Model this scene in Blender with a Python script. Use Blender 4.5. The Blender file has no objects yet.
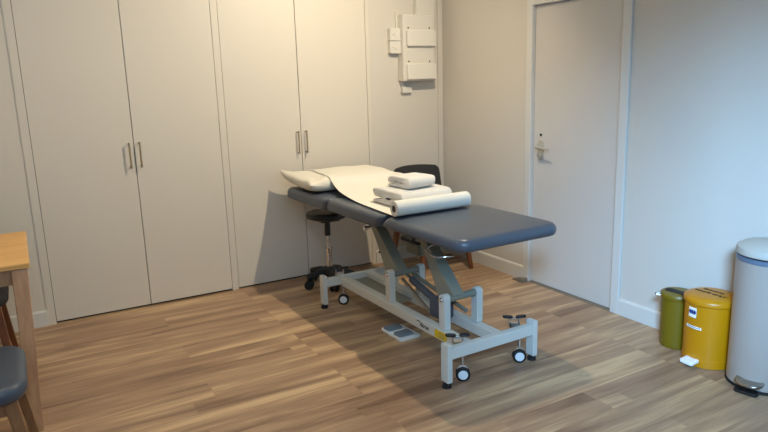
import bpy, bmesh, math, random
from mathutils import Vector, Matrix
random.seed(7)
C = bpy.context.scene.collection
S = bpy.context.scene
PI = math.pi

# ------------------------------------------------------------------ camera
f_px = 637.53
cam_d = bpy.data.cameras.new('camera')
cam_d.sensor_width = 36.0
cam_d.lens = f_px / 768 * 36.0
cam_d.clip_start = 0.05
cam = bpy.data.objects.new('camera', cam_d)
C.objects.link(cam)
Rv = Vector((0.86610005, -0.49899195, -0.02962656))
Uv = Vector((0.1289341, 0.16574178, 0.97770428))
Fv = Vector((0.48295621, 0.8506096, -0.20788604))
m = Matrix((Rv, Uv, -Fv)).transposed().to_4x4()
m.translation = Vector((-3.18125, -4.52715, 1.5))
cam.matrix_world = m
S.camera = cam

# ------------------------------------------------------------------ world, lights, exposure
S.view_settings.view_transform = 'Standard'
S.view_settings.look = 'None'
S.view_settings.gamma = 1
S.view_settings.use_curve_mapping = False
S.view_settings.exposure = 0.0
w = bpy.data.worlds.new('world')
S.world = w
w.use_nodes = True
w.node_tree.nodes['Background'].inputs[0].default_value = (0.45, 0.65, 1.0, 1)
w.node_tree.nodes['Background'].inputs[1].default_value = 1.0


def area(name, loc, target, sx, sy, power, col, shape='RECTANGLE', spread=PI):
    d = bpy.data.lights.new(name, 'AREA')
    d.shape = shape
    d.size = sx
    d.size_y = sy
    d.energy = power
    d.color = col
    d.spread = spread
    o = bpy.data.objects.new(name, d)
    C.objects.link(o)
    o.location = loc
    o.rotation_euler = (Vector(target) - Vector(loc)).to_track_quat('-Z', 'Y').to_euler()
    return o


def spot(name, loc, target, power, col, angle, blend=1.0, r=0.04):
    d = bpy.data.lights.new(name, 'SPOT')
    d.energy = power
    d.color = col
    d.spot_size = math.radians(angle)
    d.spot_blend = blend
    d.shadow_soft_size = r
    o = bpy.data.objects.new(name, d)
    C.objects.link(o)
    o.location = loc
    o.rotation_euler = (Vector(target) - Vector(loc)).to_track_quat('-Z', 'Y').to_euler()
    return o


WARM = (1.0, 0.86, 0.635)
COOL = (0.30, 0.60, 1.0)
spot('ceiling_spot', (-1.0, -1.62, 2.66), (-1.85, -0.1, 0.8), 156, WARM, 165, 1.0, 0.022)
spot('ceiling_spot', (-3.0, -1.8, 2.66), (-2.9, -1.4, 0.0), 34, WARM, 165, 1.0, 0.03)
spot('ceiling_spot', (-3.0, -3.7, 2.66), (-3.0, -3.2, 0.0), 28, WARM, 160, 1.0, 0.05)
area('daylight_window', (-5.5, -6.5, 3.45), (-1.0, -2.0, 0.6), 1.5, 0.8, 1330, COOL)
area('cool_fill', (-2.45, -4.9, 2.1), (-1.9, -1.5, 0.3), 2.1, 0.9, 34, (0.34, 0.66, 1.0))  # added fill lamp outside the window, lifts the cool ambient light

# ------------------------------------------------------------------ materials


def nt(name):
    mt = bpy.data.materials.new(name)
    mt.use_nodes = True
    return mt, mt.node_tree, mt.node_tree.nodes['Principled BSDF']


def lin(c):
    return tuple(((v / 255) / 12.92 if v / 255 <= 0.04045 else ((v / 255 + 0.055) / 1.055) ** 2.4) for v in c) + (1,)


def mat(name, rgb, rough=0.6, metal=0.0, var=0.04, scale=6.0, bump=0.0, bscale=200.0, spec=0.5, sheen=0.0, coat=0.0):
    mt, t, b = nt(name)
    n = t.nodes
    l = t.links
    tc = n.new('ShaderNodeTexCoord')
    nz = n.new('ShaderNodeTexNoise')
    nz.inputs['Scale'].default_value = scale
    nz.inputs['Detail'].default_value = 3
    l.new(tc.outputs['Object'], nz.inputs['Vector'])
    mx = n.new('ShaderNodeMix')
    mx.data_type = 'RGBA'
    c = lin(rgb)
    mx.inputs[6].default_value = tuple(max(0, v * (1 - var)) for v in c[:3]) + (1,)
    mx.inputs[7].default_value = tuple(min(1, v * (1 + var)) for v in c[:3]) + (1,)
    l.new(nz.outputs['Fac'], mx.inputs[0])
    l.new(mx.outputs[2], b.inputs['Base Color'])
    b.inputs['Roughness'].default_value = rough
    b.inputs['Metallic'].default_value = metal
    b.inputs['Specular IOR Level'].default_value = spec
    if sheen:
        b.inputs['Sheen Weight'].default_value = sheen
    if coat:
        b.inputs['Coat Weight'].default_value = coat
    if bump:
        nb = n.new('ShaderNodeTexNoise')
        nb.inputs['Scale'].default_value = bscale
        nb.inputs['Detail'].default_value = 4
        l.new(tc.outputs['Object'], nb.inputs['Vector'])
        bp = n.new('ShaderNodeBump')
        bp.inputs['Strength'].default_value = bump
        bp.inputs['Distance'].default_value = 0.004
        l.new(nb.outputs['Fac'], bp.inputs['Height'])
        l.new(bp.outputs['Normal'], b.inputs['Normal'])
    return mt


def wood(name, lo, hi, axis=2, scale=1.0, rough=0.45):
    """streaky grain running along the given object axis"""
    mt, t, b = nt(name)
    n = t.nodes
    l = t.links
    tc = n.new('ShaderNodeTexCoord')
    mp = n.new('ShaderNodeMapping')
    s = [38 * scale] * 3
    s[axis] = 2.0 * scale
    mp.inputs['Scale'].default_value = s
    nz = n.new('ShaderNodeTexNoise')
    nz.inputs['Scale'].default_value = 1
    nz.inputs['Detail'].default_value = 5
    nz.inputs['Distortion'].default_value = 0.4
    cr = n.new('ShaderNodeValToRGB')
    cr.color_ramp.elements[0].position = 0.3
    cr.color_ramp.elements[0].color = lin(lo)
    cr.color_ramp.elements[1].position = 0.7
    cr.color_ramp.elements[1].color = lin(hi)
    l.new(tc.outputs['Object'], mp.inputs[0])
    l.new(mp.outputs[0], nz.inputs['Vector'])
    l.new(nz.outputs['Fac'], cr.inputs[0])
    l.new(cr.outputs[0], b.inputs['Base Color'])
    b.inputs['Roughness'].default_value = rough
    return mt


def floor_mat():
    mt, t, b = nt('oak_plank_floor')
    n = t.nodes
    l = t.links
    tc = n.new('ShaderNodeTexCoord')
    mp = n.new('ShaderNodeMapping')
    mp.inputs['Location'].default_value = (0.35, 0.858 + 0.1855 * 40, 0)
    l.new(tc.outputs['Object'], mp.inputs[0])

    def brick(bw, rh, off, freq):
        bk = n.new('ShaderNodeTexBrick')
        bk.inputs['Color1'].default_value = (0, 0, 0, 1)
        bk.inputs['Color2'].default_value = (1, 1, 1, 1)
        bk.inputs['Mortar'].default_value = (0.5, 0.5, 0.5, 1)
        bk.inputs['Scale'].default_value = 1
        bk.inputs['Mortar Size'].default_value = 0.0009
        bk.inputs['Mortar Smooth'].default_value = 0.2
        bk.inputs['Brick Width'].default_value = bw
        bk.inputs['Row Height'].default_value = rh
        bk.offset = off
        bk.offset_frequency = freq
        l.new(mp.outputs[0], bk.inputs['Vector'])
        return bk
    pl = brick(1.52, 0.1855, 0.41, 3)
    st = brick(1.13, 0.1855 / 2, 0.43, 3)
    # per-plank random value drives the offset of the grain
    add = n.new('ShaderNodeMath')
    add.operation = 'MULTIPLY_ADD'
    l.new(pl.outputs['Color'], add.inputs[0])
    add.inputs[1].default_value = 17.0
    add.inputs[2].default_value = 0.0
    add2 = n.new('ShaderNodeMath')
    add2.operation = 'MULTIPLY_ADD'
    l.new(st.outputs['Color'], add2.inputs[0])
    add2.inputs[1].default_value = 0.30
    l.new(add.outputs[0], add2.inputs[2])

    def grain(sx, sy, det, dist):
        g = n.new('ShaderNodeTexNoise')
        g.noise_dimensions = '4D'
        g.inputs['Scale'].default_value = 1
        g.inputs['Detail'].default_value = det
        g.inputs['Distortion'].default_value = dist
        q = n.new('ShaderNodeMapping')
        q.inputs['Scale'].default_value = (sx, sy, 1)
        l.new(tc.outputs['Object'], q.inputs[0])
        l.new(q.outputs[0], g.inputs['Vector'])
        l.new(add2.outputs[0], g.inputs['W'])
        return g
    g1 = grain(0.8, 9, 5, 1.2)
    g2 = grain(5, 120, 4, 0.4)
    mixg = n.new('ShaderNodeMath')
    mixg.operation = 'MULTIPLY_ADD'
    l.new(g2.outputs['Fac'], mixg.inputs[0])
    mixg.inputs[1].default_value = 0.22
    l.new(g1.outputs['Fac'], mixg.inputs[2])
    mix2 = n.new('ShaderNodeMath')
    mix2.operation = 'MULTIPLY_ADD'
    l.new(st.outputs['Color'], mix2.inputs[0])
    mix2.inputs[1].default_value = 0.07
    l.new(mixg.outputs[0], mix2.inputs[2])
    cr = n.new('ShaderNodeValToRGB')
    e = cr.color_ramp.elements
    e[0].position = 0.42
    e[0].color = lin((118, 91, 71))
    e[1].position = 0.80
    e[1].color = lin((203, 172, 133))
    k = e.new(0.54)
    k.color = lin((148, 118, 93))
    k = e.new(0.67)
    k.color = lin((170, 139, 109))
    l.new(mix2.outputs[0], cr.inputs[0])
    mor = n.new('ShaderNodeMix')
    mor.data_type = 'RGBA'
    mor.blend_type = 'MULTIPLY'
    mor.inputs[7].default_value = (0.80, 0.76, 0.72, 1)
    l.new(pl.outputs['Fac'], mor.inputs[0])
    l.new(cr.outputs[0], mor.inputs[6])
    l.new(mor.outputs[2], b.inputs['Base Color'])
    b.inputs['Roughness'].default_value = 0.42
    b.inputs['Specular IOR Level'].default_value = 0.35
    bp = n.new('ShaderNodeBump')
    bp.inputs['Strength'].default_value = 0.12
    bp.inputs['Distance'].default_value = 0.002
    l.new(g2.outputs['Fac'], bp.inputs['Height'])
    l.new(bp.outputs['Normal'], b.inputs['Normal'])
    return mt


M = {
    'floor': floor_mat(),
    'wall': mat('wall_paint', (206, 198, 186), 0.85, bump=0.06, bscale=260, var=0.015, scale=1.5),
    'ceiling': mat('ceiling_paint', (232, 229, 222), 0.9, var=0.01),
    'trim': mat('satin_white_trim', (212, 208, 200), 0.45, var=0.01),
    'wardrobe': mat('wardrobe_laminate', (212, 203, 188), 0.5, var=0.015, scale=1.2),
    'doorp': mat('door_paint', (206, 199, 190), 0.5, var=0.01),
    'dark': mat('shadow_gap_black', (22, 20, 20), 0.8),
    'steel': mat('brushed_steel', (170, 166, 160), 0.28, 1.0, var=0.05, scale=40),
    'bronze': mat('brushed_nickel_handle', (168, 152, 128), 0.42, 0.7, var=0.05, scale=40),
    'chrome': mat('chrome', (215, 216, 218), 0.12, 1.0, var=0.01),
    'plastic': mat('white_plastic', (214, 208, 196), 0.4, var=0.01),
    'cap': mat('breaker_box_cover', (220, 214, 202), 0.35, var=0.01),
    'vinyl': mat('slate_vinyl', (77, 84, 94), 0.34, var=0.03, bump=0.10, bscale=420, spec=0.45),
    'frame': mat('pale_powder_coat', (208, 208, 200), 0.42, var=0.02, scale=9),
    'arm': mat('grey_powder_coat', (132, 132, 118), 0.45, var=0.02, scale=9),
    'black': mat('black_plastic', (24, 24, 26), 0.4, var=0.1),
    'rubber': mat('black_rubber', (20, 20, 21), 0.75, var=0.1),
    'white': mat('wheel_white', (226, 230, 232), 0.4, var=0.01),
    'motor': mat('motor_grey', (74, 80, 90), 0.5, var=0.05),
    'cotton': mat('cotton_pillowcase', (222, 215, 198), 0.9, var=0.02, bump=0.1, bscale=500, sheen=0.2),
    'paper': mat('couch_paper', (222, 217, 204), 0.85, var=0.01, bump=0.05, bscale=300),
    'towel': mat('terry_towel', (222, 217, 208), 0.95, var=0.03, scale=60, bump=0.9, bscale=420, sheen=0.4),
    'card': mat('cardboard_core', (70, 58, 50), 0.9),
    'oak': wood('oak', (214, 158, 88), (238, 188, 116), 0),
    'oak_leg': wood('oak_leg', (160, 116, 82), (192, 148, 108), 2),
    'oak_dark': wood('oak_dark', (120, 82, 54), (150, 108, 72), 2),
    'walnut': wood('stained_beech', (100, 58, 32), (130, 80, 46), 2),
    'seat': mat('slate_blue_vinyl', (66, 76, 88), 0.4, var=0.04, bump=0.08, bscale=400),
    'charcoal': mat('charcoal_fabric', (44, 43, 44), 0.8, var=0.08, bump=0.3, bscale=500),
    'green': mat('olive_green_enamel', (116, 96, 10), 0.4, var=0.03),
    'yellow': mat('yellow_enamel', (194, 128, 4), 0.35, var=0.02),
    'bin': mat('pale_grey_enamel', (166, 153, 142), 0.35, var=0.015, metal=0.0),
    'binlid': mat('cream_plastic_lid', (186, 180, 168), 0.4, var=0.01),
    'band': mat('blue_grey_band', (112, 130, 152), 0.35, 0.3, var=0.03),
    'pad': mat('pedal_pad_blue_grey', (118, 134, 150), 0.55, var=0.04, bump=0.1),
    'pedal': mat('pedal_white_plastic', (240, 242, 240), 0.4, var=0.01),
    'ink': mat('black_ink', (28, 26, 22), 0.7),
    'blueink': mat('blue_ink', (44, 62, 128), 0.7),
    'greyink': mat('grey_ink', (120, 118, 116), 0.7),
    'sticker': mat('white_sticker', (240, 240, 238), 0.5, var=0.01),
    'warn': mat('yellow_label', (226, 190, 20), 0.5, var=0.02),
    'wedge': mat('beige_rubber_wedge', (128, 116, 98), 0.8),
    'nickel': mat('satin_nickel', (198, 192, 180), 0.4, 0.5, var=0.02),
    'glass': mat('window_glass', (235, 240, 245), 0.02),
}
M['glass'].node_tree.nodes['Principled BSDF'].inputs['Transmission Weight'].default_value = 1.0

# ------------------------------------------------------------------ mesh helpers


def obj(name, bm, material, parent=None, smooth=False, sub=0, bevel=0.0):
    me = bpy.data.meshes.new(name)
    bmesh.ops.recalc_face_normals(bm, faces=bm.faces)
    if smooth:
        for fc in bm.faces:
            fc.smooth = True
    bm.to_mesh(me)
    bm.free()
    if smooth:
        me.set_sharp_from_angle(angle=math.radians(42))
    me.materials.append(material)
    o = bpy.data.objects.new(name, me)
    C.objects.link(o)
    if parent:
        o.parent = parent
    if bevel:
        md = o.modifiers.new('bevel', 'BEVEL')
        md.width = bevel
        md.segments = 2
        md.limit_method = 'ANGLE'
        md.angle_limit = math.radians(40)
    if sub:
        md = o.modifiers.new('subd', 'SUBSURF')
        md.levels = sub
        md.render_levels = sub
    return o


def box(bm, x0, x1, y0, y1, z0, z1):
    vs = [bm.verts.new((x, y, z)) for z in (z0, z1) for y in (y0, y1) for x in (x0, x1)]
    for q in ((0, 1, 3, 2), (4, 6, 7, 5), (0, 4, 5, 1), (2, 3, 7, 6), (0, 2, 6, 4), (1, 5, 7, 3)):
        bm.faces.new([vs[i] for i in q])
    return bm


def bx(*a):
    return box(bmesh.new(), *a)


def loft(bm, loops, cap0=True, cap1=True, closed=True):
    vl = [[bm.verts.new(p) for p in lp] for lp in loops]
    n = len(vl[0])
    for a, b in zip(vl, vl[1:]):
        for i in range(n if closed else n - 1):
            j = (i + 1) % n
            bm.faces.new((a[i], a[j], b[j], b[i]))
    if cap0:
        bm.faces.new(vl[0][::-1])
    if cap1:
        bm.faces.new(vl[-1])
    return vl


def tube(bm, path, r, seg=12, caps=True):
    """round tube along a list of points; r may be a list"""
    P = [Vector(p) for p in path]
    rs = r if isinstance(r, (list, tuple)) else [r] * len(P)
    loops = []
    up = None
    for i, p in enumerate(P):
        d = (P[min(i + 1, len(P) - 1)] - P[max(i - 1, 0)]).normalized()
        if up is None:
            up = Vector((0, 0, 1)) if abs(d.z) < 0.9 else Vector((1, 0, 0))
        s = d.cross(up).normalized()
        up = s.cross(d).normalized()
        loops.append([p + (s * math.cos(2 * PI * k / seg) + up * math.sin(2 * PI * k / seg)) * rs[i] for k in range(seg)])
    loft(bm, loops, caps, caps)
    return bm


def tb(*a, **k):
    return tube(bmesh.new(), *a, **k)


def lathe(bm, prof, cx=0, cy=0, cz=0, seg=48, axis='z'):
    loops = []
    for r, z in prof:
        r = max(r, 0.0004)
        lp = []
        for k in range(seg):
            a = 2 * PI * k / seg
            u, v = r * math.cos(a), r * math.sin(a)
            lp.append({'z': (cx + u, cy + v, cz + z), 'x': (cx + z, cy + u, cz + v), 'y': (cx + u, cy + z, cz + v)}[axis])
        loops.append(lp)
    loft(bm, loops, True, True)
    return bm


def lt(*a, **k):
    return lathe(bmesh.new(), *a, **k)


def prism(bm, pts, a0, a1, axis):
    """polygon (u,v) extruded from a0 to a1 along axis; u,v are the other two axes in order"""
    def P(u, v, a):
        return {'x': (a, u, v), 'y': (u, a, v), 'z': (u, v, a)}[axis]
    loft(bm, [[P(u, v, a0) for u, v in pts], [P(u, v, a1) for u, v in pts]])
    return bm


def rrect(cx, cy, w, d, r, seg=6):
    r = max(0.0005, min(r, w / 2 - 1e-4, d / 2 - 1e-4))
    out = []
    for ax, ay, a0 in ((1, 1, 0), (-1, 1, 90), (-1, -1, 180), (1, -1, 270)):
        for k in range(seg + 1):
            a = math.radians(a0 + 90 * k / seg)
            out.append((cx + ax * (w / 2 - r) + r * math.cos(a), cy + ay * (d / 2 - r) + r * math.sin(a)))
    return out


def slab(bm, cx, cy, z0, z1, wd, d, rc, re, crown=0.0, seg=6, eseg=5, bottom_re=None, shear=None):
    """rounded slab: plan corners rc, edge rounding re, crowned top"""
    rb = re if bottom_re is None else bottom_re
    loops = []

    def ring(ins, z, k=1.0):
        pts = rrect(cx, cy, (wd - 2 * ins) * k, (d - 2 * ins) * k, (rc - ins if rc > ins else 0.001) * k + 0.002, seg)
        loops.append([(x, y, z) for x, y in pts])
    for k in range(eseg + 1):
        a = PI / 2 * k / eseg
        ring(rb * (1 - math.sin(a)), z0 + rb * (1 - math.cos(a)))
    for k in range(eseg + 1):
        a = PI / 2 * k / eseg
        ring(re * (1 - math.cos(a)), z1 - re * (1 - math.sin(a)) - crown)
    for s in (0.85, 0.65, 0.4, 0.15):
        pts = rrect(cx, cy, (wd - 2 * re) * s, (d - 2 * re) * s, max(rc - re, 0.002) * s + 0.001, seg)
        loops.append([(x, y, z1 - crown * s * s * s) for x, y in pts])
    if shear:
        loops = [[shear(p) for p in lp] for lp in loops]
    loft(bm, loops)
    return bm


def sl(*a, **k):
    return slab(bmesh.new(), *a, **k)


def xform(bm, mtx):
    bmesh.ops.transform(bm, matrix=mtx, verts=bm.verts)
    return bm


def thing(name, label, cat, loc=(0, 0, 0), rz=0.0, group=None):
    o = bpy.data.objects.new(name, None)
    C.objects.link(o)
    o.empty_display_size = 0.1
    o.location = loc
    o.rotation_euler = (0, 0, rz)
    return tag(o, label, cat, group)


def tag(o, label, cat, group=None):
    o['label'] = label
    o['category'] = cat
    if group:
        o['group'] = group
    return o


def struct(name, bm, mt, parent=None, **k):
    o = obj(name, bm, mt, parent, **k)
    if not parent:
        o['kind'] = 'structure'
    return o


def text(name, s, mt, parent, mtx, size, shear=0.0, thick=0.0006, bold=0.0):
    cu = bpy.data.curves.new(name, 'FONT')
    cu.body = s
    cu.size = size
    cu.shear = shear
    cu.extrude = thick
    cu.offset = bold
    cu.align_x = 'CENTER'
    cu.align_y = 'CENTER'
    o = bpy.data.objects.new(name, cu)
    C.objects.link(o)
    dg = bpy.context.evaluated_depsgraph_get()
    me = bpy.data.meshes.new_from_object(o.evaluated_get(dg))
    bpy.data.objects.remove(o)
    me.transform(mtx)
    me.materials.clear()
    me.materials.append(mt)
    o = bpy.data.objects.new(name, me)
    C.objects.link(o)
    o.parent = parent
    return o


def frame_mtx(origin, xdir, ydir):
    X = Vector(xdir).normalized()
    Y = Vector(ydir).normalized()
    Z = X.cross(Y)
    mm = Matrix((X, Y, Z)).transposed().to_4x4()
    mm.translation = Vector(origin)
    return mm


# ------------------------------------------------------------------ the room
XL, YF, H = -4.7, -4.75, 2.7
struct('floor', bx(XL, 0.06, YF, 0.6, -0.06, 0.0), M['floor'])
struct('ceiling', bx(XL, 0.1, YF, 0.6, H, H + 0.1), M['ceiling'])
# back wall around the built-in cupboards
WX0, WX1, WH = -3.158, -0.700, 2.42
struct('wall_back_left', bx(XL, WX0, 0, 0.1, 0, H), M['wall'])
struct('wall_back_right', bx(WX1, 0.1, 0, 0.1, 0, H), M['wall'])
struct('wall_back_top', bx(WX0, WX1, 0, 0.1, WH, H), M['wall'])
# right wall around the door
DY0, DY1, DH = -1.862, -1.092, 1.975
bm = bmesh.new()
box(bm, 0, 0.1, DY1, 0.0, 0, H)
box(bm, 0, 0.1, YF, DY0, 0, H)
box(bm, 0, 0.1, DY0, DY1, DH, H)
struct('wall_right', bm, M['wall'])
struct('wall_left', bx(XL - 0.1, XL, YF, 0.1, 0, H), M['wall'])
wy = YF
wx0, wx1, wz0, wz1 = -3.6, -1.3, 1.6, 2.6
bm = bmesh.new()
box(bm, XL, wx0, wy - 0.1, wy, 0, H)
box(bm, wx1, 0.1, wy - 0.1, wy, 0, H)
box(bm, wx0, wx1, wy - 0.1, wy, 0, wz0)
box(bm, wx0, wx1, wy - 0.1, wy, wz1, H)
struct('wall_front', bm, M['wall'])
bm = bmesh.new()
for a in ((wx0, wx0 + 0.05), (wx1 - 0.05, wx1), ((wx0 + wx1) / 2 - 0.025, (wx0 + wx1) / 2 + 0.025)):
    box(bm, a[0], a[1], wy - 0.08, wy - 0.03, wz0, wz1)
box(bm, wx0 + 0.05, wx1 - 0.05, wy - 0.079, wy - 0.031, wz0, wz0 + 0.05)
box(bm, wx0 + 0.05, wx1 - 0.05, wy - 0.079, wy - 0.031, wz1 - 0.05, wz1)
struct('window_1', bm, M['trim'])
# baseboards with a chamfered top


def baseboard(name, axis, a0, a1, face, sgn):
    pr = [(face, 0), (face + sgn * 0.016, 0), (face + sgn * 0.016, 0.094), (face + sgn * 0.010, 0.104), (face, 0.106)]
    struct(name, prism(bmesh.new(), pr, a0, a1, axis), M['trim'])


baseboard('baseboard_back_left', 'x', XL, WX0, 0, -1)
baseboard('baseboard_back_right', 'x', WX1, -0.016, 0, -1)
baseboard('baseboard_right_far', 'y', -1.042, -0.0, 0, -1)
baseboard('baseboard_right_near', 'y', YF, -1.922, 0, -1)

# door architrave
bm = bmesh.new()
box(bm, -0.018, 0.0, DY0 - 0.058, DY0 + 0.004, 0, DH + 0.058)
box(bm, -0.018, 0.0, DY1 - 0.004, DY1 + 0.052, 0, DH + 0.058)
box(bm, -0.018, 0.0, DY0 + 0.004, DY1 - 0.004, DH - 0.004, DH + 0.058)
struct('trim_1', bm, M['trim'], bevel=0.004)
bm = bmesh.new()   # door lining
box(bm, 0.0, 0.098, DY0 - 0.0, DY0 + 0.004, 0, DH)
box(bm, 0.0, 0.098, DY1 - 0.004, DY1, 0, DH)
box(bm, 0.0, 0.098, DY0, DY1, DH - 0.004, DH)
struct('trim_2', bm, M['trim'])
struct('trim_3', bx(-0.012, 0.09, DY0 + 0.004, DY1 - 0.004, 0.0, 0.004), M['wedge'])   # threshold strip
# door leaf with lever handle
d = struct('door_1', bx(0.012, 0.052, DY0 + 0.008, DY1 - 0.008, 0.009, DH - 0.008), M['doorp'], bevel=0.002)
bm = bmesh.new()
slab(bm, 0, -0.012, 0, 0.008, 0.056, 0.140, 0.014, 0.003)
xform(bm, frame_mtx((0.011, -1.178, 1.0), (0, -1, 0), (0, 0, 1)))
obj('handle_plate', bm, M['nickel'], d, smooth=True)
bm = bmesh.new()
tube(bm, [(0.004, -1.178, 1.012), (-0.040, -1.178, 1.012), (-0.047, -1.184, 1.012), (-0.048, -1.20, 1.011), (-0.046, -1.305, 1.004)], [0.010, 0.008, 0.008, 0.008, 0.005])
obj('lever', bm, M['nickel'], d, smooth=True)
obj('thumb_turn', lt([(0.016, 0), (0.016, 0.01), (0.006, 0.011), (0.006, 0.02)], -0.016, -1.178, 0.950, 24, 'x'), M['nickel'], d, smooth=True)
obj('spy_hole', lt([(0.008, 0), (0.010, 0.002), (0.010, 0.006)], 0.007, -1.172, 1.093, 20, 'x'), M['dark'], d, smooth=True)
# beige rubber doorstop
bm = prism(bmesh.new(), [(-1.10, 0.0), (-0.985, 0.0), (-0.985, 0.008), (-1.075, 0.032), (-1.10, 0.032)], -0.075, -0.022, 'x')
tag(obj('doorstop', bm, M['wedge'], bevel=0.003), 'small beige wedge doorstop on floor at foot of door frame', 'doorstop')

# ------------------------------------------------------------------ built-in cupboards


def wardrobe(x0, xm, x1, label):
    t = thing('built_in_wardrobe', label, 'wardrobe', ((x0 + x1) / 2, 0, 0), 0, 'tall built-in wardrobes')
    ox = (x0 + x1) / 2
    bm = bmesh.new()
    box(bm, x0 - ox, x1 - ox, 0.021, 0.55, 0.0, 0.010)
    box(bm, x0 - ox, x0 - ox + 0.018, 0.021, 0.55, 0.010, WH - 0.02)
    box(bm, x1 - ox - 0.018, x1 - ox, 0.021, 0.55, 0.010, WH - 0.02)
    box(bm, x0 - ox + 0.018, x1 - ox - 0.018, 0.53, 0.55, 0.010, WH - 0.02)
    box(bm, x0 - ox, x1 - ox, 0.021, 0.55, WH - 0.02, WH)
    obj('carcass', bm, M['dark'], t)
    g = 0.0022
    for a, b, hx in ((x0, xm, xm - 0.034), (xm, x1, xm + 0.032)):
        dr = obj('door', bx(a - ox + g, b - ox - g, -0.001, 0.019, 0.013, WH - 0.004), M['wardrobe'], t, bevel=0.0012)
        bm = bmesh.new()
        tube(bm, [(hx - ox, -0.036, 0.978), (hx - ox, -0.036, 1.148)], 0.0058)
        tube(bm, [(hx - ox, -0.001, 1.139), (hx - ox, -0.036, 1.139)], 0.0045)
        tube(bm, [(hx - ox, -0.001, 0.987), (hx - ox, -0.036, 0.987)], 0.0045)
        obj('handle', bm, M['bronze'], dr, smooth=True)
    return t


wardrobe(-3.110, -2.512, -1.928, 'tall cream built-in wardrobe on the left, nearest the wooden table')
wardrobe(-1.880, -1.311, -0.730, 'tall cream built-in wardrobe on the right, directly behind the treatment couch')
bm = bmesh.new()
box(bm, WX0, -3.1105, -0.007, 0.06, 0, WH)
box(bm, -1.9275, -1.8805, -0.002, 0.06, 0, WH)
box(bm, -0.7295, WX1, -0.002, 0.06, 0, WH)
struct('trim_4', bm, M['wardrobe'])
bm = bmesh.new()
box(bm, XL, -3.1580, -0.0012, 0, 0.106, H)
struct('trim_5', bm, M['wardrobe'])

# ------------------------------------------------------------------ fuse box and wiring by the corner
t = thing('fuse_box', 'white wall-mounted fuse box with two raised covers near the corner', 'fuse box', (-0.290, 0, 1.488))
obj('casing', bx(-0.150, 0.150, -0.088, -0.001, 0.0, 0.515), M['plastic'], t, bevel=0.006)
for z in (0.012, 0.272):
    cvr = obj('cover', sl(0, 0, 0, 0.030, 0.272, 0.125, 0.008, 0.007), M['cap'], t, smooth=True)
    cvr.data.transform(frame_mtx((0.012, -0.086, z + 0.062), (1, 0, 0), (0, 0, 1)))
    for sx in (-0.10, 0.10):
        obj('screw', lt([(0.006, 0), (0.006, -0.003)], sx, -0.088, z + 0.142, 12, 'y'), M['dark'], t)
for i, z in enumerate((1.806, 1.708)):
    sbx = thing('switch_box', 'white double-pole switch box left of the fuse box, ' + ('upper of two' if i == 0 else 'lower of two'), 'switch', (-0.483, 0, z), 0, 'switch boxes beside the fuse box')
    obj('back_box', bx(-0.050, 0.050, -0.040, -0.001, 0, 0.093), M['plastic'], sbx, bevel=0.004)
    obj('face_plate', bx(-0.052, 0.052, -0.050, -0.040, -0.001, 0.094), M['cap'], sbx, bevel=0.003)
    bm = bmesh.new()
    box(bm, -0.014, 0.006, -0.056, -0.050, 0.032, 0.062)
    obj('rocker', bm, M['cap'], sbx, bevel=0.002)
    obj('indicator', lt([(0.003, 0), (0.003, -0.003)], -0.026, -0.050, 0.046, 10, 'y'), M['greyink'], sbx)
t = thing('spur_socket', 'small white connection box under the left corner of the fuse box', 'switch', (-0.375, 0, 1.395))
obj('back_box', bx(-0.045, 0.045, -0.030, -0.001, 0, 0.055), M['plastic'], t, bevel=0.003)
obj('conduit', bx(-0.045, -0.020, -0.022, -0.001, 0.055, 0.094), M['plastic'], t)
tag(obj('cable_trunking', bx(-0.283, -0.110, -0.05, -0.001, 2.006, 2.69), M['plastic'], bevel=0.003),
    'wide white cable trunking rising from the top of the fuse box', 'trunking')
tag(obj('cable_trunking', bx(-0.460, -0.442, -0.018, -0.001, 1.90, 2.02), M['plastic']),
    'short thin white conduit above the switch boxes', 'trunking')
tag(obj('cable_trunking', bx(-0.056, -0.020, -0.016, -0.001, 0.11, 2.69), M['wall'], bevel=0.003),
    'narrow full-height painted trunking in the room corner', 'trunking')

# ------------------------------------------------------------------ treatment couch
CX = -1.19
t = thing('treatment_couch', 'height-adjustable grey padded treatment couch on pale metal frame with castors', 'treatment couch', (CX - 0.028, 0, 0), 0.02)
couch = t


def cushion(name, y0, y1, z0, z1, tilt0=0.0, rc=0.045, lean0=0.0, lean1=0.0):
    # lean0 / lean1: how far the underside of the foot / head end runs on towards the head
    yc = (y0 + y1) / 2

    def sh(p):
        x, y, z = p
        q = (y - y0) / (y1 - y0)
        d_ = (z1 - z) / (z1 - z0)
        return (x, y + d_ * (lean0 * (1 - q) ** 2 + lean1 * q * q), z + tilt0 * (y - yc) / (y1 - y0))
    o = obj(name, sl(0.006, yc, z0, z1, 0.652, abs(y1 - y0), rc, 0.034, crown=0.007, shear=sh, bottom_re=0.024), M['vinyl'], t, smooth=True)
    return o


cushion('head_cushion', -0.858, -0.185, 0.684, 0.772, -0.004, 0.045, 0.05, 0.02)
cushion('middle_cushion', -1.548, -0.860, 0.690, 0.778, 0.002, 0.045, 0.08, 0.05)
cushion('foot_cushion', -2.250, -1.552, 0.706, 0.777, 0.0, 0.080, 0.0, 0.08)
# upper chassis below the padding
bm = bmesh.new()
for sx in (-0.16, 0.16):
    box(bm, sx - 0.02, sx + 0.02, -2.02, -1.56, 0.662, 0.70)
    box(bm, sx - 0.02, sx + 0.02, -1.50, -0.30, 0.655, 0.692)
for y in (-2.0, -1.58, -1.48, -0.90, -0.34):
    box(bm, -0.14, 0.14, y - 0.02, y + 0.02, 0.663, 0.690)
obj('upper_chassis', bm, M['arm'], t)

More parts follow.
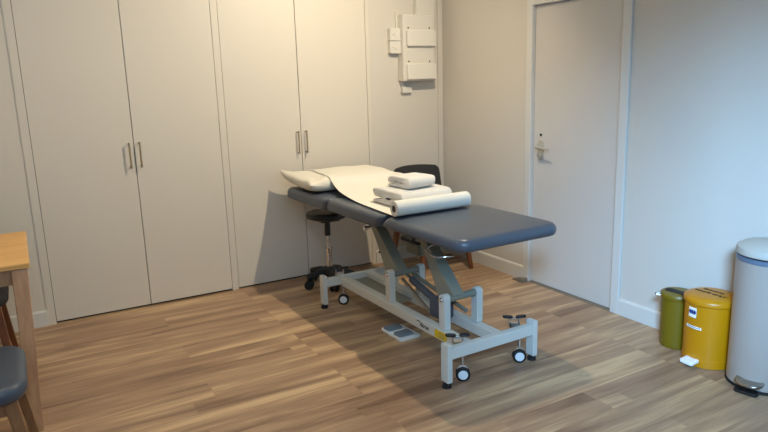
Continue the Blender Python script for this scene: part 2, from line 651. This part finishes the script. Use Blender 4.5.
# base: two end frames and two rails
for yy, s in ((-2.122, -1), (-0.735, 1)):
    bm = bmesh.new()
    box(bm, -0.268, 0.268, yy - 0.020, yy + 0.020, 0.147, 0.205)
    ef = obj('end_beam', bm, M['frame'], t, bevel=0.004)
    for sx in (-1, 1):
        bm = bmesh.new()
        x0 = sx * 0.268
        x1 = sx * 0.298
        box(bm, min(x0, x1), max(x0, x1), yy - 0.029, yy + 0.029, 0.030, 0.228)
        lg = obj('leg', bm, M['frame'], t, bevel=0.003)
        obj('rubber_foot', lt([(0.012, 0.030), (0.012, 0.018), (0.022, 0.017), (0.024, 0.0)], sx * 0.284, yy, 0, 24), M['rubber'], lg, smooth=True)
RX = 0.132
for rx, ux in ((-RX, -0.130), (0.070, 0.088)):
    r = obj('side_rail', bx(rx - 0.028, rx + 0.028, -2.101, -0.756, 0.140, 0.197), M['frame'], t, bevel=0.004)
    for yc in (-1.90, -1.352):
        pts = []
        for k in range(9):
            a = PI * k / 8
            pts.append((yc + 0.026 * math.cos(a), 0.366 + 0.026 * math.sin(a)))
        pts = [(yc + 0.026, 0.198)] + pts + [(yc - 0.026, 0.198)]
        u = obj('upright', prism(bmesh.new(), pts, ux - 0.020, ux + 0.020, 'x'), M['frame'], t, bevel=0.003)
        obj('pivot_cap', lt([(0.013, 0), (0.013, 0.004), (0.009, 0.010)] if rx > 0 else [(0.009, 0), (0.013, 0.006), (0.013, 0.010)], ux + (0.020 if rx > 0 else -0.030), yc, 0.364, 16, 'x'), M['chrome'], u, smooth=True)
for yc in (-1.90, -1.352):
    obj('pivot_tube', tb([(-0.118, yc, 0.362), (0.068, yc, 0.362)], 0.020), M['arm'], t, smooth=True)


# lifting arms: a plate box, broad gusset at the foot, slim at the head
def arm(y0, z0, y1, z1):
    d = Vector((0, y1 - y0, z1 - z0)).normalized()
    nrm = Vector((0, d.z, -d.y))          # towards the head end, downwards
    bm = bmesh.new()
    loops = []
    n = 10
    L = math.hypot(y1 - y0, z1 - z0)
    for k in range(n + 1):
        s = k / n
        th = 0.105 * (1 - s) ** 1.5 + 0.045
        c = Vector((0, y0, z0)) + d * (L * s)
        a = c - nrm * 0.024
        b = c + nrm * (th - 0.024)
        if k == 0:
            a, b = a - d * 0.015, b + d * 0.03
        loops.append([(-0.092, b.y, b.z), (-0.022, b.y, b.z), (-0.022, a.y, a.z), (-0.092, a.y, a.z)])
    loft(bm, loops)
    return obj('lifting_arm', bm, M['arm'], t, bevel=0.004)


arm(-1.905, 0.375, -1.595, 0.672)
arm(-1.357, 0.375, -1.035, 0.672)
# actuator and motor
ac = obj('motor', sl(0, 0, 0, 0.11, 0.10, 0.12, 0.02, 0.012), M['motor'], t, smooth=True)
ac.data.transform(Matrix.Translation((-0.02, -1.72, 0.19)))
obj('actuator_tube', tb([(-0.02, -1.70, 0.26), (-0.02, -1.42, 0.33)], 0.022), M['motor'], t, smooth=True)
obj('actuator_rod', tb([(-0.02, -1.43, 0.328), (-0.02, -1.12, 0.41)], 0.011), M['chrome'], t, smooth=True)
obj('gas_strut', tb([(-0.06, -1.38, 0.33), (-0.06, -1.68, 0.20)], 0.010), M['steel'], t, smooth=True)
obj('tie_bar', tb([(0.03, -1.36, 0.34), (0.03, -1.88, 0.26)], 0.012), M['arm'], t, smooth=True)
obj('base_tray', bx(-0.102, 0.040, -1.32, -0.757, 0.158, 0.166), M['arm'], t)

# castors with brake pedals, all swivelled the same way
for yy, x, pdl in ((-2.110, -0.174, 0.0), (-2.110, 0.206, 0.014), (-0.745, -0.142, 0.02), (-0.735, 0.250, 0.065)):
    mm = Matrix.Translation((x, yy, 0)) @ Matrix.Rotation(math.radians(57), 4, 'Z')
    bm = bmesh.new()
    prism(bm, [(-0.026, 0.070), (-0.010, 0.088), (0.014, 0.088), (0.030, 0.062), (0.026, 0.042), (-0.022, 0.042)], -0.006, 0.006, 'x')
    tube(bm, [(0, 0, 0.086), (0, 0, 0.143)], 0.009)
    xform(bm, mm)
    cst = obj('castor', bm, M['chrome'], t, smooth=True)
    for o2 in (-0.018, 0.006):
        bm = lt([(0.026, 0), (0.034, 0.002), (0.037, 0.006), (0.034, 0.010), (0.026, 0.012)], o2, 0, 0.037, 28, 'x')
        obj('wheel', xform(bm, mm), M['rubber'], cst, smooth=True)
    for o2 in (-0.021, 0.016):
        bm = lt([(0.023, 0), (0.025, 0.0025), (0.023, 0.005)], o2, 0, 0.037, 24, 'x')
        obj('wheel_cap', xform(bm, mm), M['white'], cst, smooth=True)
        mp = Matrix.Translation((x, yy + 0.042, 0)) @ Matrix.Rotation(math.radians(-30), 4, 'Z')
    bm = bmesh.new()
    box(bm, -0.020, 0.020, -0.014, 0.014, 0.180, 0.198 + pdl)
    tube(bm, [(-0.024, 0, 0.19), (-0.026, 0, 0.222 + pdl), (0.026, 0, 0.222 + pdl), (0.024, 0, 0.19)], 0.0055)
    xform(bm, mp)
    pd = obj('brake_bracket', bm, M['chrome'], t, smooth=True)
    for q in (-1, 1):
        b2 = sl(0, 0, 0, 0.014, 0.056, 0.028, 0.013, 0.006)
        xform(b2, mp @ Matrix.Translation((q * 0.036, 0, 0.224 + pdl)) @ Matrix.Rotation(q * -0.08, 4, 'Y'))
        obj('brake_pedal', b2, M['black'], pd, smooth=True)

# chrome U handle below the foot section, small knob under the middle one, motor bracket
obj('release_lever', tb([(-0.10, -1.83, 0.672), (-0.20, -1.82, 0.640), (-0.222, -1.825, 0.628), (-0.222, -1.885, 0.606), (-0.208, -1.905, 0.602), (-0.13, -1.95, 0.605)], 0.005), M['chrome'], t, smooth=True)
obj('tilt_knob', tb([(-0.17, -1.24, 0.668), (-0.20, -1.24, 0.645), (-0.265, -1.24, 0.640)], [0.006, 0.007, 0.014]), M['chrome'], t, smooth=True)
mb = obj('motor_mount', sl(0.175, -1.130, 0.388, 0.470, 0.060, 0.17, 0.02, 0.01), M['arm'], t, smooth=True)
obj('motor_cap', sl(0.165, -1.130, 0.470, 0.492, 0.10, 0.22, 0.03, 0.008), M['black'], mb, smooth=True)
obj('mount_strap', tb([(0.165, -1.13, 0.49), (0.150, -1.13, 0.668)], 0.012), M['arm'], mb, smooth=True)
# the base sits slightly off the padding's centre line
for ch in couch.children:
    if ch.name.split('.')[0] not in ('head_cushion', 'middle_cushion', 'foot_cushion', 'upper_chassis', 'release_lever', 'tilt_knob', 'motor_mount'):
        ch.location.x -= 0.030
# lettering and label on the left rail
xr = -RX - 0.0285 - 0.030
text('lettering', 'Akron', M['ink'], t, frame_mtx((xr, -1.748, 0.170), (0, -1, 0), (0, 0, 1)), 0.034, 0.3, bold=0.0006)
bm = prism(bmesh.new(), [(-1.665, 0.180), (-1.700, 0.190), (-1.715, 0.179), (-1.710, 0.176), (-1.699, 0.184)], xr - 0.0006, xr + 0.0002, 'x')
obj('emblem', bm, M['ink'], t)
bm = bx(xr - 0.0006, xr + 0.0002, -1.955, -1.850, 0.146, 0.192)
lb = obj('warning_label', bm, M['warn'], t)
bm = bmesh.new()
for k in range(4):
    box(bm, xr - 0.0012, xr - 0.0005, -1.94, -1.88 - 0.01 * (k % 2), 0.152 + 0.009 * k, 0.155 + 0.009 * k)
obj('label_print', bm, M['greyink'], lb)

# ------------------------------------------------------------------ things lying on the couch
# pillow: two crowned faces meeting in a seam, soft dented corners


PW, PD = 0.745, 0.56


def pillow_h(u, v):
    """height of the top and the underside above the couch at (u, v) in -1..1"""
    h = max(0.0, (1 - u ** 8) * (1 - v ** 8)) ** 0.36
    seam = 0.048
    wr = 0.005 * math.sin(9 * u + 5 * v) * (1 - h) + 0.003 * math.sin(7 * v * u + 3 * u)
    # creases fanning out of the front left corner
    cl = math.exp(-((u + 0.75) ** 2 + (v + 0.8) ** 2) / 0.10)
    wr += 0.008 * cl * math.sin(16 * (u - 0.4 * v))
    lift = 0.016 * (abs(u) ** 5) * (abs(v) ** 5) + 0.026 * (max(0, -u) ** 4) * (max(0, v + 0.3) ** 2)
    zt = seam + (0.030 + 0.022 * (1 - u * u * 0.55) * (1 - v * v * 0.6)) * h + wr * h + lift
    zb = seam * (1 - h) + lift
    return zt, zb


def pillow():
    bm = bmesh.new()
    nx, ny = 36, 26
    top, bot = {}, {}
    for i in range(nx + 1):
        for j in range(ny + 1):
            u = -math.cos(PI * i / nx) * 0.5 + (-1 + 2 * i / nx) * 0.5
            v = -math.cos(PI * j / ny) * 0.5 + (-1 + 2 * j / ny) * 0.5
            pinch = 1 - 0.05 * (1 - v * v) * abs(u) ** 3
            pinchy = 1 - 0.06 * (1 - u * u) * abs(v) ** 3
            x = u * PW / 2 * pinch
            y = v * PD / 2 * pinchy
            zt, zb = pillow_h(u, v)
            edge = i in (0, nx) or j in (0, ny)
            top[i, j] = bm.verts.new((x, y, zt))
            bot[i, j] = top[i, j] if edge else bm.verts.new((x, y, zb))
    for i in range(nx):
        for j in range(ny):
            bm.faces.new((top[i, j], top[i + 1, j], top[i + 1, j + 1], top[i, j + 1]))
            bm.faces.new((bot[i, j], bot[i, j + 1], bot[i + 1, j + 1], bot[i + 1, j]))
    return bm


pz = 0.776
p = obj('pillow', pillow(), M['cotton'], None, smooth=True, sub=1)
PC = (-1.182, -0.408)
p.location = (PC[0], PC[1], pz)
tag(p, 'plump cream pillow at the head end of the treatment couch, half under the paper sheet', 'pillow')

# paper sheet drawn from the roll over the couch and the pillow
bm = bmesh.new()
nu, nv = 16, 44
rows = []
for k in range(nv + 1):
    y = -1.640 + (1.640 - 0.150) * k / nv
    s_ = k / nv
    row = []
    for i in range(nu + 1):
        u = -1 + 2 * i / nu
        xc = -1.222 + 0.05 * min(1, s_ * 1.6) + 0.17 * max(0, s_ - 0.5)
        x = xc + 0.25 * u
        # taut from the couch up to the crest of the pillow
        base = 0.7805 if y < -1.16 else 0.7805 + 0.070 * (min(1, (y + 1.16) / 0.60)) ** 1.35
        pu, pv = (x - PC[0]) / (PW / 2), (y - PC[1]) / (PD / 2)
        if abs(pu) < 1 and abs(pv) < 1:
            base = max(base if pv < 0 else 0, pz + pillow_h(pu * 0.98, pv * 0.98)[0] + 0.004)
        row.append([x, y, base])
    rows.append(row)
for it in range(4):          # relax so that the sheet bridges the dents
    new = [[c[:] for c in r_] for r_ in rows]
    for k in range(1, nv):
        for i in range(nu + 1):
            nb = [rows[k - 1][i][2], rows[k + 1][i][2]] + ([rows[k][i - 1][2], rows[k][i + 1][2]] if 0 < i < nu else [])
            new[k][i][2] = max(rows[k][i][2], sum(nb) / len(nb))
    rows = new
vr = [[bm.verts.new(c) for c in r_] for r_ in rows]
for a, b in zip(vr, vr[1:]):
    for i in range(nu):
        bm.faces.new((a[i], a[i + 1], b[i + 1], b[i]))
o = obj('couch_paper_sheet', bm, M['paper'], None, smooth=True)
md = o.modifiers.new('solid', 'SOLIDIFY')
md.thickness = 0.0015
md.offset = 1
md = o.modifiers.new('subd', 'SUBSURF')
md.levels = md.render_levels = 2
tag(o, 'white paper sheet laid along the couch and over the pillow', 'paper sheet')

# roll of couch paper
t = thing('couch_paper_roll', 'white roll of couch paper lying across the middle of the treatment couch', 'paper roll', (-1.238, -1.642, 0.8252), 0.0)
R0 = 0.0430
obj('paper', lt([(0.0185, -0.243), (0.041, -0.243), (R0, -0.241), (R0, 0.241), (0.041, 0.243), (0.0185, 0.243)], 0, 0, 0, 40, 'x'), M['paper'], t, smooth=True)
obj('cardboard_core', lt([(0.0165, -0.2442), (0.0188, -0.2442), (0.0188, 0.2442), (0.0165, 0.2442)], 0, 0, 0, 30, 'x'), M['card'], t, smooth=True)
obj('core_hollow', lt([(0.0166, -0.2435), (0.0166, 0.2435)], 0, 0, 0, 24, 'x'), M['dark'], t)


def towel(name, path, th, x0, x1, loc, rz, label, group, zs=1.0):
    """folded towel: a thick ribbon following a folded path in y-z, extruded along x with soft ends"""
    P = [Vector((0, a, b)) for a, b in path]
    L, Rr = [], []
    for i, q in enumerate(P):
        d = (P[min(i + 1, len(P) - 1)] - P[max(i - 1, 0)]).normalized()
        nn = Vector((0, -d.z, d.y))
        L.append(q + nn * th / 2)
        Rr.append(q - nn * th / 2)
    prof = L + Rr[::-1]
    cen = sum(prof, Vector()) / len(prof)
    bm = bmesh.new()
    loops = []
    mid = P + P[::-1]
    for x, k in ((x0, 0.55), (x0 + 0.006, 0.85), (x0 + 0.016, 1.0), (x0 * 0.6 + x1 * 0.4, 1.02), (x0 * 0.3 + x1 * 0.7, 1.0), (x1 - 0.016, 1.0), (x1 - 0.006, 0.85), (x1, 0.55)):
        lp = []
        for q, mq in zip(prof, mid):
            v = mq + (q - mq) * k
            jx = 0.006 * math.sin(mq.y * 30 + mq.z * 60)
            lp.append((x + jx, v.y, v.z * zs))
        loops.append(lp)
    loft(bm, loops)
    o = obj(name, bm, M['towel'], None, smooth=True, sub=1)
    o.location = loc
    o.rotation_euler = (0, 0, rz)
    return tag(o, label, 'towel', group)


def uturn(cy, cz, r, a0, a1, n=6):
    return [(cy + r * math.cos(math.radians(a0 + (a1 - a0) * k / n)), cz + r * math.sin(math.radians(a0 + (a1 - a0) * k / n))) for k in range(n + 1)]


# large towel folded twice: two lips at the back, smooth fold towards the roll
big = [(0.17, 0.012), (0.05, 0.012), (-0.10, 0.012), (-0.15, 0.012)] + uturn(-0.165, 0.024, 0.012, 270, 90)[1:] + [(-0.10, 0.036), (0.02, 0.036), (0.13, 0.036)] + \
      uturn(0.155, 0.048, 0.012, -90, 90)[1:] + [(0.02, 0.061), (-0.10, 0.061), (-0.165, 0.060)]
big = [(0.16, 0.013), (0.05, 0.013), (-0.08, 0.013), (-0.14, 0.013)] + uturn(-0.15, 0.0475, 0.0345, 270, 90, 8)[1:] + [(-0.08, 0.083), (0.04, 0.084), (0.12, 0.082)] + \
      uturn(0.135, 0.0665, 0.0155, 90, -90, 6)[1:] + [(0.06, 0.050), (-0.03, 0.049), (-0.11, 0.048)]
towel('folded_towel', big, 0.025, -0.190, 0.165, (-1.175, -1.345, 0.7845), 0.02,
      'large folded white towel at the bottom of the pair, behind the paper roll', 'folded white towels on the couch', 0.97)
sm = [(0.11, 0.012), (0.0, 0.012), (-0.07, 0.012)] + uturn(-0.085, 0.040, 0.028, 270, 90, 8)[1:] + [(-0.03, 0.070), (0.05, 0.069)] + \
     uturn(0.075, 0.052, 0.017, 90, -90, 6)[1:] + [(0.02, 0.040), (-0.05, 0.040)]
towel('folded_towel', sm, 0.022, -0.100, 0.098, (-1.180, -1.340, 0.8785), 0.09,
      'small folded white towel resting on top of the larger towel', 'folded white towels on the couch', 0.86)

# ------------------------------------------------------------------ foot switch on the floor
t = thing('foot_switch', 'white foot switch with two blue-grey pads on the floor beside the couch frame', 'foot switch', (-1.335, -1.42, 0), 0.04)
base = obj('base', sl(0.01, 0, 0, 0.014, 0.150, 0.220, 0.024, 0.005), M['pedal'], t, smooth=True)
for yc in (-0.057, 0.057):
    c_ = obj('pad_surround', sl(-0.008, yc, 0.012, 0.024, 0.128, 0.100, 0.024, 0.005), M['pedal'], t, smooth=True)
    obj('pad', sl(-0.008, yc, 0.020, 0.036, 0.106, 0.080, 0.018, 0.006, crown=0.002), M['pad'], t, smooth=True)

# ------------------------------------------------------------------ saddle stool behind the couch
t = thing('rolling_stool', 'black round rolling stool with chrome gas lift behind the head of the couch', 'stool', (-1.268, -0.300, 0))
obj('seat', lt([(0.05, 0.512), (0.120, 0.514), (0.148, 0.526), (0.154, 0.543), (0.148, 0.560), (0.128, 0.567), (0.07, 0.570), (0.0, 0.571)], 0, 0, 0, 40), M['black'], t, smooth=True)
obj('mounting_plate', bx(-0.07, 0.07, -0.07, 0.07, 0.497, 0.513), M['black'], t)
obj('upper_sleeve', lt([(0.022, 0.385), (0.022, 0.498)], 0, 0, 0, 24), M['black'], t, smooth=True)
obj('gas_lift', lt([(0.013, 0.15), (0.013, 0.386)], 0, 0, 0, 24), M['chrome'], t, smooth=True)
obj('outer_column', lt([(0.024, 0.12), (0.023, 0.28), (0.029, 0.281), (0.029, 0.292), (0.015, 0.294)], 0, 0, 0, 24), M['chrome'], t, smooth=True)
bm = bmesh.new()
lathe(bm, [(0.040, 0.075), (0.050, 0.08), (0.050, 0.125), (0.036, 0.145), (0.026, 0.148)], 0, 0, 0, 24)
ANG = [math.radians(40 + 72 * k) for k in range(5)]
for a in ANG:
    ca, sa = math.cos(a), math.sin(a)
    tube(bm, [(0.03 * ca, 0.03 * sa, 0.108), (0.10 * ca, 0.10 * sa, 0.104), (0.185 * ca, 0.185 * sa, 0.084)], [0.030, 0.027, 0.020], 10)
obj('star_base', bm, M['black'], t, smooth=True)
for a in ANG:
    cx_, cy_ = 0.175 * math.cos(a), 0.175 * math.sin(a)
    c_ = obj('castor', tb([(cx_, cy_, 0.055), (cx_, cy_, 0.090)], 0.008), M['black'], t, smooth=True)
    w1 = bmesh.new()
    for q in (-0.026, 0.008):
        lathe(w1, [(0.024, 0), (0.033, 0.003), (0.033, 0.015), (0.024, 0.018)], q, 0, 0.033, 20, 'x')
    box(w1, -0.008, 0.008, -0.024, 0.024, 0.034, 0.062)
    xform(w1, Matrix.Translation((cx_, cy_, 0)) @ Matrix.Rotation(a + 0.9, 4, 'Z'))
    obj('wheel', w1, M['rubber'], c_, smooth=True)

# ------------------------------------------------------------------ visitor chairs


def visitor_chair(label, loc, rz, seat_m, back_m, leg_m):
    """faces local -y"""
    t = thing('visitor_chair', label, 'chair', loc, rz, 'upholstered chairs with wooden legs')
    obj('seat', sl(0, -0.02, 0.385, 0.470, 0.50, 0.47, 0.10, 0.034, crown=0.012), seat_m, t, smooth=True)
    # curved, tapering backrest
    bm = bmesh.new()
    n, mrows = 14, 10
    F_, B_ = [], []
    for j in range(mrows + 1):
        s = j / mrows
        z = 0.455 + 0.355 * s
        hw = 0.245 - 0.020 * s
        if s > 0.80:
            q = (s - 0.80) / 0.20
            hw -= 0.030 * (1 - math.sqrt(max(0, 1 - q * q)))
        fr, br = [], []
        for i in range(n + 1):
            u = -1 + 2 * i / n
            y = 0.195 - 0.055 * u * u + 0.050 * s
            zt = z - (0.010 * u * u if j == mrows else 0)
            e = 0.022 * math.sqrt(max(0.0, 1 - abs(u) ** 6)) * (1 if 0 < j < mrows else 0.5) + 0.003
            fr.append(bm.verts.new((u * hw, y - e, zt)))
            br.append(bm.verts.new((u * hw, y + e, zt)))
        F_.append(fr)
        B_.append(br)
    for j in range(mrows):
        for i in range(n):
            bm.faces.new((F_[j][i], F_[j][i + 1], F_[j + 1][i + 1], F_[j + 1][i]))
            bm.faces.new((B_[j][i + 1], B_[j][i], B_[j + 1][i], B_[j + 1][i + 1]))
        for i, s_ in ((0, 1), (n, -1)):
            bm.faces.new((F_[j][i], F_[j + 1][i], B_[j + 1][i], B_[j][i]))
    for i in range(n):
        bm.faces.new((F_[0][i + 1], F_[0][i], B_[0][i], B_[0][i + 1]))
        bm.faces.new((F_[-1][i], F_[-1][i + 1], B_[-1][i + 1], B_[-1][i]))
    obj('backrest', bm, back_m, t, smooth=True)
    bm = bmesh.new()
    box(bm, -0.185, 0.185, -0.205, -0.180, 0.335, 0.388)
    box(bm, -0.185, 0.185, 0.155, 0.180, 0.335, 0.388)
    box(bm, -0.205, -0.180, -0.19, 0.16, 0.335, 0.388)
    box(bm, 0.180, 0.205, -0.19, 0.16, 0.335, 0.388)
    obj('seat_rail', bm, leg_m, t)
    for sx in (-1, 1):
        for sy in (-1, 1):
            top = (sx * 0.185, -0.012 + sy * 0.180)
            bot = (sx * 0.232, -0.012 + sy * 0.235)
            loops = []
            for (x, y), hw, z in ((bot, 0.014, 0), (top, 0.023, 0.388)):
                loops.append([(x - hw, y - hw, z), (x + hw, y - hw, z), (x + hw, y + hw, z), (x - hw, y + hw, z)])
            bm = bmesh.new()
            loft(bm, loops)
            obj('leg', bm, leg_m, t, bevel=0.003)
    return t


visitor_chair('charcoal visitor chair with wooden legs in the far corner behind the couch', (-0.380, -0.335, 0), 0.0, M['charcoal'], M['charcoal'], M['walnut'])
visitor_chair('slate blue padded chair with wooden legs, cut off at the lower left edge', (-3.520, -1.765, 0), PI / 2, M['seat'], M['seat'], M['oak_dark'])
visitor_chair('dark padded chair tucked under the far side of the wooden table', (-3.580, -0.515, 0), 0.0, M['charcoal'], M['charcoal'], M['walnut'])

# ------------------------------------------------------------------ oak table
t = thing('oak_table', 'light oak table with square tapered legs at the left edge', 'table', (-3.80, -0.965, 0))
obj('tabletop', bx(-0.595, 0.595, -0.388, 0.388, 0.728, 0.750), M['oak'], t, bevel=0.003)
bm = bmesh.new()
box(bm, -0.54, 0.545, -0.365, -0.345, 0.655, 0.728)
box(bm, -0.54, 0.545, 0.345, 0.365, 0.655, 0.728)
box(bm, -0.56, -0.54, -0.345, 0.345, 0.655, 0.728)
box(bm, 0.545, 0.565, -0.345, 0.345, 0.655, 0.728)
obj('apron', bm, M['oak_leg'], t)
for sx in (-1, 1):
    for sy in (-1, 1):
        loops = []
        for hw, z, x, y in ((0.024, 0, sx * 0.532, sy * 0.485), (0.033, 0.727, sx * 0.553, sy * 0.350)):
            loops.append([(x - hw, y - hw, z), (x + hw, y - hw, z), (x + hw, y + hw, z), (x - hw, y + hw, z)])
        bm = bmesh.new()
        loft(bm, loops)
        obj('leg', bm, M['oak_leg'], t, bevel=0.003)

# ------------------------------------------------------------------ pedal bins by the right wall


def arc_patch(r, a0, a1, z0, z1, th=0.0008, n=8):
    bm = bmesh.new()
    loops = []
    for k in range(n + 1):
        a = math.radians(a0 + (a1 - a0) * k / n)
        c, s = math.cos(a), math.sin(a)
        loops.append([(r * c, r * s, z0), ((r + th) * c, (r + th) * s, z0), ((r + th) * c, (r + th) * s, z1), (r * c, r * s, z1)])
    loft(bm, loops)
    return bm


# olive bin
t = thing('pedal_bin', 'small olive green round bin beside the yellow bin', 'bin', (-0.122, -2.412, 0), 0)
r = 0.088
obj('body', lt([(r * 0.9, 0), (r * 0.93, 0.006), (r * 0.94, 0.02), (r, 0.285)], 0, 0, 0, 48), M['green'], t, smooth=True)
lid = obj('lid', lt([(r + 0.004, 0.278), (r + 0.007, 0.285), (r + 0.007, 0.300), (r + 0.002, 0.308), (0.06, 0.314), (0, 0.315)], 0, 0, 0, 48), M['green'], t, smooth=True)
b2 = sl(0, 0, 0, 0.006, 0.05, 0.13, 0.02, 0.002)
xform(b2, Matrix.Translation((-0.02, 0.0, 0.3115)))
obj('lid_panel', b2, M['ink'], lid, smooth=True)
obj('rim_handle', tb([(-0.070, 0.055, 0.290), (-0.088, 0.075, 0.290), (-0.072, 0.094, 0.290), (-0.055, 0.074, 0.290)], 0.005), M['steel'], t, smooth=True)

# yellow bin
t = thing('pedal_bin', 'bright yellow round pedal bin with white pedal and black lid lettering', 'bin', (-0.168, -2.636, 0), 0)
r = 0.126
obj('body', lt([(r * 0.95, 0), (r * 0.985, 0.004), (r * 0.985, 0.045), (r * 0.97, 0.047), (r * 0.97, 0.05), (r, 0.33), (r, 0.338)], 0, 0, 0, 56), M['yellow'], t, smooth=True)
lid = obj('lid', lt([(r + 0.003, 0.332), (r + 0.008, 0.337), (r + 0.008, 0.352), (r + 0.003, 0.362), (0.11, 0.370), (0.095, 0.3745), (0.07, 0.3768), (0, 0.3772)], 0, 0, 0, 56), M['yellow'], t, smooth=True)
lm = lambda x, y, z: frame_mtx((x, y, z), (0, -1, 0), (1, 0, 0))
text('lettering', 'CLINICAL', M['ink'], lid, lm(0.022, 0.006, 0.3782), 0.027, bold=0.0006)
text('lettering', 'WASTE ONLY', M['ink'], lid, lm(-0.022, 0.0, 0.3782), 0.027, bold=0.0006)
# stickers on the side facing the couch
stk = obj('sticker', arc_patch(r + 0.0002, 160, 181, 0.264, 0.316), M['sticker'], t)
for a in (164.5, 170.5, 176.5):
    aa = math.radians(a)
    bm = bmesh.new()
    box(bm, -0.0055, 0.0055, -0.011, 0.011, 0, 0.0006)
    box(bm, -0.009, 0.009, -0.004, 0.004, 0, 0.0006)
    xform(bm, frame_mtx(((r + 0.0012) * math.cos(aa), (r + 0.0012) * math.sin(aa), 0.292), (-math.sin(aa), math.cos(aa), 0), (0, 0, 1)))
    obj('printed_mark', bm, M['blueink'], stk)
s2 = obj('strip_label', arc_patch(r + 0.0002, 155, 195, 0.206, 0.219), M['sticker'], t)
for a in range(159, 190, 5):
    obj('printed_mark', arc_patch(r + 0.0011, a, a + 3, 0.210, 0.216, 0.0004, 2), M['greyink'], s2)
bm = sl(0, 0, 0, 0.016, 0.065, 0.075, 0.010, 0.004)
aa = math.radians(178)
xform(bm, Matrix.Translation((math.cos(aa) * 0.145, math.sin(aa) * 0.145, 0.026)) @ Matrix.Rotation(aa, 4, 'Z') @ Matrix.Rotation(0.12, 4, 'Y'))
pd = obj('foot_pedal', bm, M['pedal'], t, smooth=True)
obj('pedal_arm', tb([(math.cos(aa) * 0.11, math.sin(aa) * 0.11, 0.020), (math.cos(aa) * 0.165, math.sin(aa) * 0.165, 0.022)], 0.008), M['black'], pd, smooth=True)

# tall grey bin
t = thing('pedal_bin', 'tall pale grey pedal bin with cream lid at the right edge', 'bin', (-0.178, -2.922, 0), 0)
r = 0.150
obj('base_ring', lt([(r + 0.001, 0), (r + 0.004, 0.004), (r + 0.003, 0.014), (r - 0.01, 0.016)], 0, 0, 0, 56), M['rubber'], t, smooth=True)
obj('body', lt([(r - 0.006, 0.012), (r - 0.001, 0.016), (r - 0.001, 0.10), (r, 0.625)], 0, 0, 0, 64), M['bin'], t, smooth=True)
rg = obj('collar', lt([(r + 0.001, 0.622), (r + 0.002, 0.624), (r + 0.002, 0.642), (r - 0.004, 0.644)], 0, 0, 0, 64), M['band'], t, smooth=True)
obj('clip', arc_patch(r + 0.002, 205, 209, 0.618, 0.640, 0.001, 3), M['white'], rg)
obj('seal', lt([(r - 0.006, 0.640), (r - 0.006, 0.652)], 0, 0, 0, 48), M['rubber'], t, smooth=True)
obj('lid', lt([(r - 0.002, 0.650), (r + 0.004, 0.654), (r + 0.005, 0.668), (r + 0.001, 0.684), (r - 0.02, 0.698), (0.08, 0.708), (0, 0.711)], 0, 0, 0, 64), M['binlid'], t, smooth=True)
aa = math.radians(191)
bm = sl(0, 0, 0, 0.018, 0.10, 0.125, 0.045, 0.007)
xform(bm, Matrix.Translation((math.cos(aa) * 0.140, math.sin(aa) * 0.140, 0.044)) @ Matrix.Rotation(aa, 4, 'Z') @ Matrix.Rotation(0.25, 4, 'Y'))
pd = obj('foot_pedal', bm, M['steel'], t, smooth=True)
bm = sl(0, 0, 0, 0.014, 0.085, 0.105, 0.015, 0.004)
xform(bm, Matrix.Translation((math.cos(aa) * 0.155, math.sin(aa) * 0.155, 0.004)) @ Matrix.Rotation(aa, 4, 'Z'))
obj('pedal_foot', bm, M['black'], t, smooth=True)
